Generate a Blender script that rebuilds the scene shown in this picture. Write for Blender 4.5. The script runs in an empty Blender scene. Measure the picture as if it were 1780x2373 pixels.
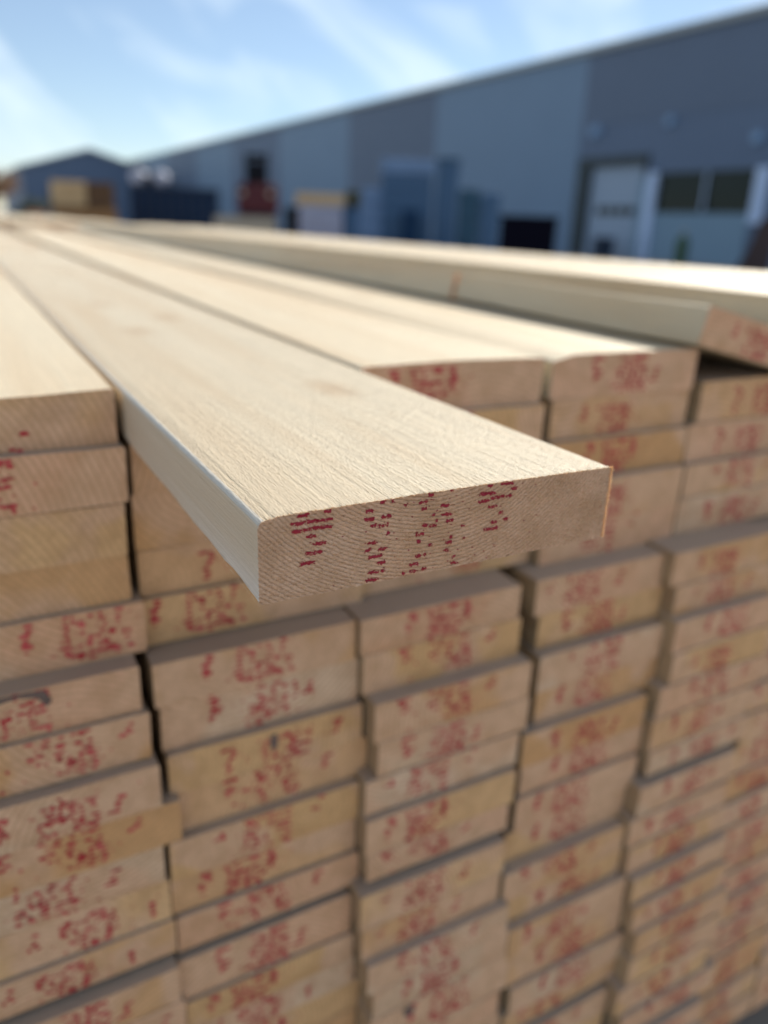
import bpy, bmesh, math, random
from mathutils import Vector, Matrix, noise
R = math.radians
rnd = random.Random(11)
sc = bpy.context.scene
C = bpy.data.collections.new("yard"); sc.collection.children.link(C)

# ------------------------------------------------------------------ camera
CAM = Vector((-0.072047, -0.209558, 0.085276))
cr = Vector((0.880738, -0.472188, 0.036589)); cu = Vector((0.135366, 0.325014, 0.935971)); cf = Vector((0.453847, 0.819392, -0.350170))
cam = bpy.data.cameras.new("camera"); camo = bpy.data.objects.new("camera", cam); C.objects.link(camo)
camo.matrix_world = Matrix(((cr.x, cu.x, -cf.x, CAM.x), (cr.y, cu.y, -cf.y, CAM.y), (cr.z, cu.z, -cf.z, CAM.z), (0, 0, 0, 1)))
cam.sensor_fit = 'VERTICAL'; cam.sensor_height = 34.6; cam.lens = 26.0
cam.clip_start = 0.01; cam.clip_end = 3000
cam.dof.use_dof = True; cam.dof.focus_distance = 0.258; cam.dof.aperture_fstop = 4.7
sc.camera = camo

# ------------------------------------------------------------------ light
SUN_AZ, SUN_EL = 60.0, 35.0          # azimuth from +Y towards +X
w = bpy.data.worlds.new("World"); sc.world = w; w.use_nodes = True
nt = w.node_tree; N = nt.nodes; L = nt.links; N.clear()
out = N.new('ShaderNodeOutputWorld'); bg = N.new('ShaderNodeBackground'); L.new(bg.outputs[0], out.inputs[0])
sky = N.new('ShaderNodeTexSky'); sky.sky_type = 'NISHITA'; sky.sun_disc = False
sky.sun_elevation = R(SUN_EL); sky.sun_rotation = R(SUN_AZ); sky.air_density = 0.9; sky.dust_density = 0.1; sky.ozone_density = 2.6
bg.inputs[1].default_value = 0.084
# thin cirrus drawn on the sky directions
tc = N.new('ShaderNodeTexCoord'); cbx = N.new('ShaderNodeCombineXYZ')
def sky_axis(vec, k, slot):      # wisps run along one direction of the sky and are thin across it
    d = N.new('ShaderNodeVectorMath'); d.operation = 'DOT_PRODUCT'; d.inputs[1].default_value = vec * k; L.new(tc.outputs['Generated'], d.inputs[0]); L.new(d.outputs['Value'], cbx.inputs[slot])
sky_axis((cr * math.cos(R(24)) - cu * math.sin(R(24))), 2.2, 0); sky_axis((cr * math.sin(R(24)) + cu * math.cos(R(24))), 6.0, 1); sky_axis(cf, 1.0, 2)
nz = N.new('ShaderNodeTexNoise'); nz.inputs['Scale'].default_value = 1.9; nz.inputs['Detail'].default_value = 6; nz.inputs['Roughness'].default_value = 0.5; nz.inputs['Distortion'].default_value = 0.7
rp = N.new('ShaderNodeValToRGB'); rp.color_ramp.elements[0].position = 0.43; rp.color_ramp.elements[0].color = (0.12, 0.12, 0.12, 1); rp.color_ramp.elements[1].position = 0.78; rp.color_ramp.elements[1].color = (0.9, 0.9, 0.9, 1)
mx = N.new('ShaderNodeMix'); mx.data_type = 'RGBA'; mx.inputs[7].default_value = (9.0, 10.2, 10.8, 1)
L.new(cbx.outputs[0], nz.inputs['Vector']); L.new(nz.outputs[0], rp.inputs[0])
L.new(rp.outputs[0], mx.inputs[0]); L.new(sky.outputs[0], mx.inputs[6]); L.new(mx.outputs[2], bg.inputs[0])
sl = bpy.data.lights.new("sun", 'SUN'); sl.energy = 5.0; sl.angle = R(0.53); sl.color = (1.0, 0.945, 0.83)
so = bpy.data.objects.new("sun", sl); C.objects.link(so)
sv = Vector((math.sin(R(SUN_AZ)) * math.cos(R(SUN_EL)), math.cos(R(SUN_AZ)) * math.cos(R(SUN_EL)), math.sin(R(SUN_EL))))
so.rotation_euler = sv.to_track_quat('Z', 'Y').to_euler(); so.location = (5, 5, 12)
sc.view_settings.view_transform = 'Standard'; sc.view_settings.look = 'None'; sc.view_settings.gamma = 1.0
sc.view_settings.exposure = 0.5

# ------------------------------------------------------------------ materials
def newmat(name):
    m = bpy.data.materials.new(name); m.use_nodes = True
    return m, m.node_tree.nodes, m.node_tree.links, m.node_tree.nodes['Principled BSDF']
def mathn(N, L, op, a, b=None, c=None):
    n = N.new('ShaderNodeMath'); n.operation = op
    for i, v in enumerate((a, b, c)):
        if v is None: continue
        if isinstance(v, (int, float)): n.inputs[i].default_value = v
        else: L.new(v, n.inputs[i])
    return n.outputs[0]
def noisen(N, L, vec, scale, detail=3, rough=0.55, mscale=None, dist=0.0):
    if mscale:
        m = N.new('ShaderNodeMapping'); m.inputs['Scale'].default_value = mscale; L.new(vec, m.inputs[0]); vec = m.outputs[0]
    n = N.new('ShaderNodeTexNoise'); n.inputs['Scale'].default_value = scale; n.inputs['Detail'].default_value = detail
    n.inputs['Roughness'].default_value = rough; n.inputs['Distortion'].default_value = dist; L.new(vec, n.inputs['Vector'])
    return n.outputs[0]
def ramp(N, L, fac, stops):
    r = N.new('ShaderNodeValToRGB'); e = r.color_ramp.elements
    while len(e) < len(stops): e.new(0.5)
    for el, (p, c) in zip(e, stops): el.position = p; el.color = (*c, 1) if len(c) == 3 else c
    L.new(fac, r.inputs[0]); return r.outputs[0]
def mixc(N, L, fac, a, b, blend='MIX'):
    m = N.new('ShaderNodeMix'); m.data_type = 'RGBA'; m.blend_type = blend
    for i, v in ((0, fac), (6, a), (7, b)):
        if isinstance(v, (int, float)): m.inputs[i].default_value = v
        elif isinstance(v, tuple): m.inputs[i].default_value = (*v, 1)
        else: L.new(v, m.inputs[i])
    return m.outputs[2]
def obj_vec(N, L):
    tc = N.new('ShaderNodeTexCoord'); oi = N.new('ShaderNodeObjectInfo')
    off = mathn(N, L, 'MULTIPLY', oi.outputs['Random'], 37.0)
    cb = N.new('ShaderNodeCombineXYZ'); L.new(off, cb.inputs[0]); L.new(off, cb.inputs[1]); L.new(off, cb.inputs[2])
    va = N.new('ShaderNodeVectorMath'); L.new(tc.outputs['Object'], va.inputs[0]); L.new(cb.outputs[0], va.inputs[1])
    return tc.outputs['Object'], va.outputs[0], oi

def mat_long(name, fine=1.0, tint=(0.74, 0.61, 0.425), dust_shade=None, spots=()):
    m, N, L, B = newmat(name)
    o, v, oi = obj_vec(N, L)
    g1 = noisen(N, L, v, 1.0, 4, 0.6, (850, 15, 850))           # grain streaks
    g2 = noisen(N, L, v, 1.0, 3, 0.5, (26, 1.3, 26), 0.8)        # broad colour bands
    g3 = noisen(N, L, v, 1.0, 3, 0.65, (2300, 300, 2300))      # fuzz of the rough sawn face
    g4 = noisen(N, L, v, 1.0, 2, 0.5, (9, 2.6, 9), 0.3)
    col = mixc(N, L, ramp(N, L, g1, [(0.35, (0, 0, 0)), (0.65, (1, 1, 1))]), tuple(c * 0.91 for c in tint), tuple(min(1, c * 1.05) for c in tint))
    col = mixc(N, L, ramp(N, L, g2, [(0.4, (0, 0, 0)), (0.66, (0.65, 0.65, 0.65))]), col, (0.64, 0.46, 0.27))
    col = mixc(N, L, ramp(N, L, g4, [(0.62, (0, 0, 0)), (0.78, (0.5, 0.5, 0.5))]), col, (0.56, 0.35, 0.18))
    # knots
    mpn = N.new('ShaderNodeMapping'); mpn.inputs['Scale'].default_value = (9, 2.6, 9); L.new(v, mpn.inputs[0])
    vo = N.new('ShaderNodeTexVoronoi'); vo.inputs['Scale'].default_value = 1.0; L.new(mpn.outputs[0], vo.inputs['Vector'])
    kn = ramp(N, L, vo.outputs['Distance'], [(0.05, (0.75, 0.75, 0.75)), (0.14, (0, 0, 0))])
    col = mixc(N, L, kn, col, (0.42, 0.22, 0.09))
    for (kx, ky) in spots:      # faint knots and resin stains
        mp2 = N.new('ShaderNodeMapping'); mp2.inputs['Location'].default_value = (-kx, -ky * 0.45, 0); mp2.inputs['Scale'].default_value = (1, 0.45, 1); L.new(o, mp2.inputs[0])
        ln = N.new('ShaderNodeVectorMath'); ln.operation = 'LENGTH'; L.new(mp2.outputs[0], ln.inputs[0])
        dd = mathn(N, L, 'ADD', ln.outputs['Value'], mathn(N, L, 'MULTIPLY', noisen(N, L, o, 60, 3, 0.6), 0.016))
        col = mixc(N, L, ramp(N, L, dd, [(0.010, (0.55, 0.55, 0.55)), (0.024, (0, 0, 0))]), col, (0.50, 0.29, 0.12))
    if dust_shade:      # upward faces greyed: ledge shade painted in with a dusty tone
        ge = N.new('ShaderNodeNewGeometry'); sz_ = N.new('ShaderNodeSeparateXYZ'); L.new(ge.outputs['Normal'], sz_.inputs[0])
        col = mixc(N, L, ramp(N, L, sz_.outputs[2], [(0.55, (0, 0, 0)), (0.8, (0.85, 0.85, 0.85))]), col, dust_shade)
    L.new(col, B.inputs['Base Color'])
    B.inputs['Roughness'].default_value = 0.5; B.inputs['Specular IOR Level'].default_value = 0.5
    h = mathn(N, L, 'ADD', mathn(N, L, 'MULTIPLY', g1, 0.75), mathn(N, L, 'MULTIPLY', g3, 1.0 * fine))
    bp = N.new('ShaderNodeBump'); bp.inputs['Strength'].default_value = 1.0 * fine; bp.inputs['Distance'].default_value = 0.0013 if not spots else 0.0024
    L.new(h, bp.inputs['Height']); L.new(bp.outputs[0], B.inputs['Normal'])
    return m

def mat_end(name, pith=None, fine=1.0, col_a=None):
    m, N, L, B = newmat(name)
    o, v, oi = obj_vec(N, L)
    sx = N.new('ShaderNodeSeparateXYZ'); L.new(o, sx.inputs[0])
    rn = oi.outputs['Random']
    if pith:
        px, pz = pith
    else:
        px = mathn(N, L, 'MULTIPLY', mathn(N, L, 'SUBTRACT', mathn(N, L, 'FRACT', mathn(N, L, 'MULTIPLY', rn, 17.3)), 0.5), 0.16)
        pz = mathn(N, L, 'MULTIPLY', mathn(N, L, 'SUBTRACT', mathn(N, L, 'FRACT', mathn(N, L, 'MULTIPLY', rn, 53.7)), 0.5), 0.20)
    wob = noisen(N, L, v, 22, 2, 0.5)
    dx = mathn(N, L, 'SUBTRACT', sx.outputs[0], px); dz = mathn(N, L, 'SUBTRACT', sx.outputs[2], pz)
    d = mathn(N, L, 'SQRT', mathn(N, L, 'ADD', mathn(N, L, 'MULTIPLY', dx, dx), mathn(N, L, 'MULTIPLY', dz, dz)))
    if pith: d = mathn(N, L, 'ADD', d, mathn(N, L, 'MULTIPLY', noisen(N, L, v, 420, 2, 0.6), 0.0011))
    d = mathn(N, L, 'ADD', d, mathn(N, L, 'MULTIPLY', wob, 0.0035 if pith else 0.006))
    ph = mathn(N, L, 'FRACT', mathn(N, L, 'MULTIPLY', d, 700.0 if pith else 250.0))
    ph = ph; late = ramp(N, L, ph, [(0.0, (0.0, 0.0, 0.0)), (0.55, (0.12, 0.12, 0.12)), (0.88, (1, 1, 1)), (1.0, (0.1, 0.1, 0.1))])
    blot = noisen(N, L, v, 13, 3, 0.5)
    saw = noisen(N, L, v, 1.0, 3, 0.65, (520, 520, 1500))
    spk = noisen(N, L, v, 1500, 2, 0.6)
    mot = noisen(N, L, v, 70, 4, 0.6)
    base = mixc(N, L, ramp(N, L, blot, [(0.46, (0, 0, 0)), (0.53, (0.95, 0.95, 0.95))]), oi.outputs['Color'], (0.97, 0.63, 0.43) if pith else (0.97, 0.605, 0.385))
    base = mixc(N, L, mathn(N, L, 'MULTIPLY', mathn(N, L, 'MULTIPLY', late, mathn(N, L, 'ADD', mot, 0.35)), 0.34 if pith else 0.50), base, (0.54, 0.28, 0.12))
    base = mixc(N, L, mathn(N, L, 'MULTIPLY', ramp(N, L, mot, [(0.35, (1, 1, 1)), (0.62, (0, 0, 0))]), 0.38), base, (0.52, 0.27, 0.12))
    base = mixc(N, L, mathn(N, L, 'MULTIPLY', ramp(N, L, saw, [(0.3, (1, 1, 1)), (0.55, (0, 0, 0))]), 0.34), base, (0.42, 0.21, 0.11))
    L.new(base, B.inputs['Base Color']); B.inputs['Roughness'].default_value = 0.85; B.inputs['Specular IOR Level'].default_value = 0.2
    h = mathn(N, L, 'ADD', mathn(N, L, 'MULTIPLY', saw, 1.1), mathn(N, L, 'ADD', mathn(N, L, 'MULTIPLY', spk, 0.8), mathn(N, L, 'MULTIPLY', late, -0.55)))
    bp = N.new('ShaderNodeBump'); bp.inputs['Strength'].default_value = 0.9; bp.inputs['Distance'].default_value = 0.0008 * fine
    L.new(h, bp.inputs['Height']); L.new(bp.outputs[0], B.inputs['Normal'])
    return m

def mat_plain(name, col, rough=0.6, metal=0.0, var=0.12, scale=6.0, spec=0.4, mscale=None, bump=0.0):
    m, N, L, B = newmat(name)
    o, v, oi = obj_vec(N, L)
    n = noisen(N, L, v, scale, 4, 0.6, mscale)
    c = mixc(N, L, n, tuple(x * (1 - var) for x in col), tuple(min(1, x * (1 + var)) for x in col))
    L.new(c, B.inputs['Base Color']); B.inputs['Roughness'].default_value = rough; B.inputs['Metallic'].default_value = metal
    B.inputs['Specular IOR Level'].default_value = spec
    if bump:
        bp = N.new('ShaderNodeBump'); bp.inputs['Strength'].default_value = 0.5; bp.inputs['Distance'].default_value = bump
        L.new(n, bp.inputs['Height']); L.new(bp.outputs[0], B.inputs['Normal'])
    return m

M_LONG = mat_long("sawn_wood")
M_SIDE = mat_long("shaded_dusty_wood", 1.0, (0.50, 0.33, 0.19), (0.57, 0.44, 0.345))  # shade painted in: browner sides for the gaps, dusty grey ledges
M_HLONG = mat_long("sawn_wood_close", 1.0, (0.74, 0.615, 0.44), None, ((-0.018, 0.62), (-0.022, 0.42), (0.02, 0.50), (0.03, 0.17)))
M_HSIDE = mat_long("skylit_planed_wood", 0.55, (0.80, 0.70, 0.60))  # planed left face, whitened: skylight painted into its tint
M_CHAM = mat_plain("planed_edge_wood", (0.58, 0.50, 0.40), 0.28, 0, 0.2, 1, 0.8, (1300, 160, 1300), 0.0012)
M_END = mat_end("end_grain", None, 1.0)
M_HEND = mat_end("end_grain_close", (-0.008, 0.050), 1.5)
M_INK = mat_plain("red_stamp_ink", (0.40, 0.045, 0.04), 0.6, 0, 0.3, 300)
def _ink(m):
    N = m.node_tree.nodes; L = m.node_tree.links; B = N['Principled BSDF']; o, v, oi = obj_vec(N, L)
    n = noisen(N, L, v, 95, 3, 0.6); c = mixc(N, L, ramp(N, L, n, [(0.38, (0, 0, 0)), (0.62, (1, 1, 1))]), (0.50, 0.016, 0.032), (0.66, 0.13, 0.11)); L.new(c, B.inputs['Base Color'])
_ink(M_INK)
M_HINK = mat_plain("red_stamp_ink_close", (0.34, 0.010, 0.028), 0.45, 0, 0.25, 400)

# ------------------------------------------------------------------ helpers
def tag(o, label=None, cat=None, group=None, kind=None):
    if label: o['label'] = label
    if cat: o['category'] = cat
    if group: o['group'] = group
    if kind: o['kind'] = kind
    return o
def link(name, me, mats, parent=None, loc=None):
    o = bpy.data.objects.new(name, me); C.objects.link(o)
    if me is not None and not me.materials:
        for m in (mats if isinstance(mats, (list, tuple)) else [mats]): me.materials.append(m)
    if parent: o.parent = parent
    if loc is not None: o.location = loc
    return o
def empty(name, loc, rz=0.0, **k):
    o = bpy.data.objects.new(name, None); C.objects.link(o); o.location = loc; o.rotation_euler = (0, 0, rz)
    o.empty_display_size = 0.1
    return tag(o, **k)
class MB:
    def __init__(s): s.bm = bmesh.new()
    def box(s, x0, x1, y0, y1, z0, z1, bev=0.0):
        r = bmesh.ops.create_cube(s.bm, size=1.0, matrix=Matrix.Translation(((x0 + x1) / 2, (y0 + y1) / 2, (z0 + z1) / 2)) @ Matrix.Diagonal((x1 - x0, y1 - y0, z1 - z0, 1)))
        if bev:
            es = list({e for v in r['verts'] for e in v.link_edges})
            bmesh.ops.bevel(s.bm, geom=es, offset=bev, segments=2, affect='EDGES', profile=0.5)
        return s
    def cyl(s, p, q, r0, r1=None, n=14):
        p = Vector(p); q = Vector(q); d = q - p
        mt = Matrix.Translation((p + q) / 2) @ d.to_track_quat('Z', 'Y').to_matrix().to_4x4()
        bmesh.ops.create_cone(s.bm, cap_ends=True, segments=n, radius1=r0, radius2=r0 if r1 is None else r1, depth=d.length, matrix=mt); return s
    def ball(s, c, r, sx=1, sy=1, sz=1, sub=2, jit=0.0):
        g = bmesh.ops.create_icosphere(s.bm, subdivisions=sub, radius=r, matrix=Matrix.Translation(c) @ Matrix.Diagonal((sx, sy, sz, 1)))
        if jit:
            for v in g['verts']: v.co += noise.noise_vector(v.co * 3.1) * jit
        return s
    def prism(s, pts, y0, y1):          # polygon in x,z extruded along y
        a = [s.bm.verts.new((x, y0, z)) for x, z in pts]; b = [s.bm.verts.new((x, y1, z)) for x, z in pts]
        s.bm.faces.new(a); s.bm.faces.new(b[::-1]); n = len(a)
        for i in range(n): s.bm.faces.new((a[i], b[i], b[(i + 1) % n], a[(i + 1) % n]))
        return s
    def build(s, name, mat, parent=None, loc=None, smooth=False):
        bmesh.ops.recalc_face_normals(s.bm, faces=s.bm.faces)
        me = bpy.data.meshes.new(name); s.bm.to_mesh(me); s.bm.free()
        if smooth:
            for p in me.polygons: p.use_smooth = True
        return link(name, me, mat, parent, loc)

# ------------------------------------------------------------------ ground
def build_ground():
    bm = bmesh.new()
    vs = [bm.verts.new(p) for p in ((-400, -400, 0), (400, -400, 0), (400, 900, 0), (-400, 900, 0))]
    bm.faces.new(vs); me = bpy.data.meshes.new("ground"); bm.to_mesh(me); bm.free()
    m, N, L, B = newmat("yard_asphalt")
    o, v, oi = obj_vec(N, L)
    a = noisen(N, L, v, 0.6, 5, 0.6); b = noisen(N, L, v, 90, 3, 0.7)
    c = mixc(N, L, a, (0.26, 0.235, 0.205), (0.36, 0.32, 0.28)); c = mixc(N, L, mathn(N, L, 'MULTIPLY', b, 0.5), c, (0.16, 0.15, 0.14))
    L.new(c, B.inputs['Base Color']); B.inputs['Roughness'].default_value = 0.9
    g = link("ground", me, m, None, (0, 0, GZ)); tag(g, kind='structure')
GZ = -0.88
build_ground()

# ------------------------------------------------------------------ boards
BL = 4.1
def profile(w, t, wane=0, cup=0.0, bev=0.0011, n=8):
    """closed outline (x,z) of a board end, z from 0 down to -t; wane: 1 = left top corner missing bark edge"""
    top = []
    x0, x1 = -w / 2, w / 2
    for i in range(n + 1):
        u = i / n; x = x0 + bev + (x1 - x0 - 2 * bev) * u
        z = -cup * math.sin(math.pi * u)
        if wane == 1:
            z -= 0.0036 * max(0, 1 - u / 0.13)
        if wane == 2: z -= 0.006 * max(0, (u - 0.86) / 0.14) ** 1.5
        top.append((x, z))
    zl = top[0][1]; zr = top[-1][1]
    pts = top + [(x1, zr - bev)] + [(x1, -t + bev), (x1 - bev, -t)] + [(x0 + bev, -t), (x0, -t + bev)] + [(x0, zl - bev)]
    return pts
def board_mesh(name, w, t, length=BL, seed=0, side=None, **kw):
    rr = random.Random(seed)
    pts = profile(w, t, **kw); n = len(pts)
    bm = bmesh.new()
    ys = [0, 0.004, 0.05, 0.15, 0.3, 0.6, 1.0, 1.6, 2.4, 3.2, length]
    ys = [y for y in ys if y < length * 0.97] + [length]
    rings = []
    bx, bz = rr.uniform(-1, 1) * 0.003, rr.uniform(-1, 1) * 0.0022
    for j, y in enumerate(ys):
        s = math.sin(y / length * math.pi * 1.5)
        ring = []
        for i, (x, z) in enumerate(pts):
            k = 0.00035 if j == 0 else 0.0002
            ring.append(bm.verts.new((x + bx * s + rr.uniform(-k, k), y + (rr.uniform(-.0003, .0003) if j == 0 else 0), z + bz * s + rr.uniform(-k, k) * 0.6)))
        rings.append(ring)
    for a, b in zip(rings[:-1], rings[1:]):
        for i in range(n):
            f = bm.faces.new((a[i], b[i], b[(i + 1) % n], a[(i + 1) % n])); f.material_index = 0; f.smooth = True
    for ring, fl in ((rings[0], False), (rings[-1], True)):
        c = bm.verts.new((0, ring[0].co.y if fl else 0.0, -t / 2))
        for i in range(n):
            f = bm.faces.new((ring[i], ring[(i + 1) % n], c) if not fl else (ring[(i + 1) % n], ring[i], c)); f.material_index = 1
    bmesh.ops.recalc_face_normals(bm, faces=bm.faces)
    me = bpy.data.meshes.new(name); bm.to_mesh(me); bm.free()
    me.set_sharp_from_angle(angle=R(28))
    me.materials.append(side or M_LONG); me.materials.append(M_END)
    return me
W1, W2, T0 = 0.1435, 0.1305, 0.0302
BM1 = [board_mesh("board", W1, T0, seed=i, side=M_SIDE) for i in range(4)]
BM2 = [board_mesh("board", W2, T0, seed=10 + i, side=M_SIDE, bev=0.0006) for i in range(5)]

# red dot-matrix stamps: rows of short dashes
FONT = {'0': ["111", "101", "101", "101", "101", "101", "111"], '2': ["111", "001", "001", "111", "100", "100", "111"],
        '3': ["111", "001", "001", "011", "001", "001", "111"], '5': ["111", "100", "100", "111", "001", "001", "111"],
        '8': ["111", "101", "101", "111", "101", "101", "111"], '7': ["111", "001", "001", "010", "010", "010", "010"],
        '4': ["101", "101", "101", "111", "001", "001", "001"], 'T': ["111", "111", "010", "011", "011", "010", "000"],
        'V': ["011", "010", "010", "110", "000", "000", "000"]}
def blob(bm, x, z, ln, th, y, rr):
    n = 9
    vs = []
    for i in range(n):
        a = 2 * math.pi * i / n
        k = 1 + rr.uniform(-.3, .3)
        vs.append(bm.verts.new((x + math.cos(a) * ln / 2 * k, y, z + math.sin(a) * th / 2 * k)))
    bm.faces.new(vs[::-1])
def stamp_mesh(seed):
    rr = random.Random(seed); bm = bmesh.new()
    t = T0; pitch = 0.0030
    def glyph(ch, x0, z0, drop, bold=1.0):
        for r_, row in enumerate(FONT[ch]):
            for c_, b in enumerate(row):
                if b == '1' and rr.random() > drop:
                    x = x0 + c_ * 0.0034 + rr.uniform(-.0011, .0011); z = z0 - r_ * pitch + rr.uniform(-.0007, .0007)
                    if -t + 0.001 < z < -0.0008: blob(bm, x, z, 0.0038 * bold * rr.uniform(.5, 1.5), 0.0022 * bold * rr.uniform(.55, 1.3), 0, rr)
    off = rr.choice([0.002, 0.006, -0.004, -0.010])
    sc_ = rr.uniform(.05, .32)
    glyph(rr.choice('TVT7'), -0.040 + rr.uniform(-.003, .003), -0.002 + off * 0.5, sc_ * 1.1, 1.1)
    x = -0.018 + rr.uniform(-.004, .004)
    for ch in rr.sample('0235874', 3):
        glyph(ch, x, 0.001 + off, sc_)
        if rr.random() < .8: glyph(rr.choice('02358'), x + rr.uniform(-.002, .002), -0.021 + off, sc_)
        x += 0.0115
    if rr.random() < .75: glyph('V', 0.026 + rr.uniform(-.004, .008), -0.003 + off * .5 - rr.uniform(0, .01), sc_)
    for _ in range(rr.randint(4, 9)):
        z = rr.uniform(-t + .003, -.003); blob(bm, rr.gauss(-.004, .009), z, rr.uniform(.002, .0055), rr.uniform(.0015, .0035), 0, rr)
    for _ in range(34): blob(bm, rr.gauss(-.002, .013), rr.uniform(-t + .003, -.003), rr.uniform(.001, .002), rr.uniform(.0008, .0014), 0, rr)
    me = bpy.data.meshes.new("ink_stamp"); bm.to_mesh(me); bm.free(); me.materials.append(M_INK)
    return me
STAMPS = [stamp_mesh(100 + i) for i in range(14)]

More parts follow.
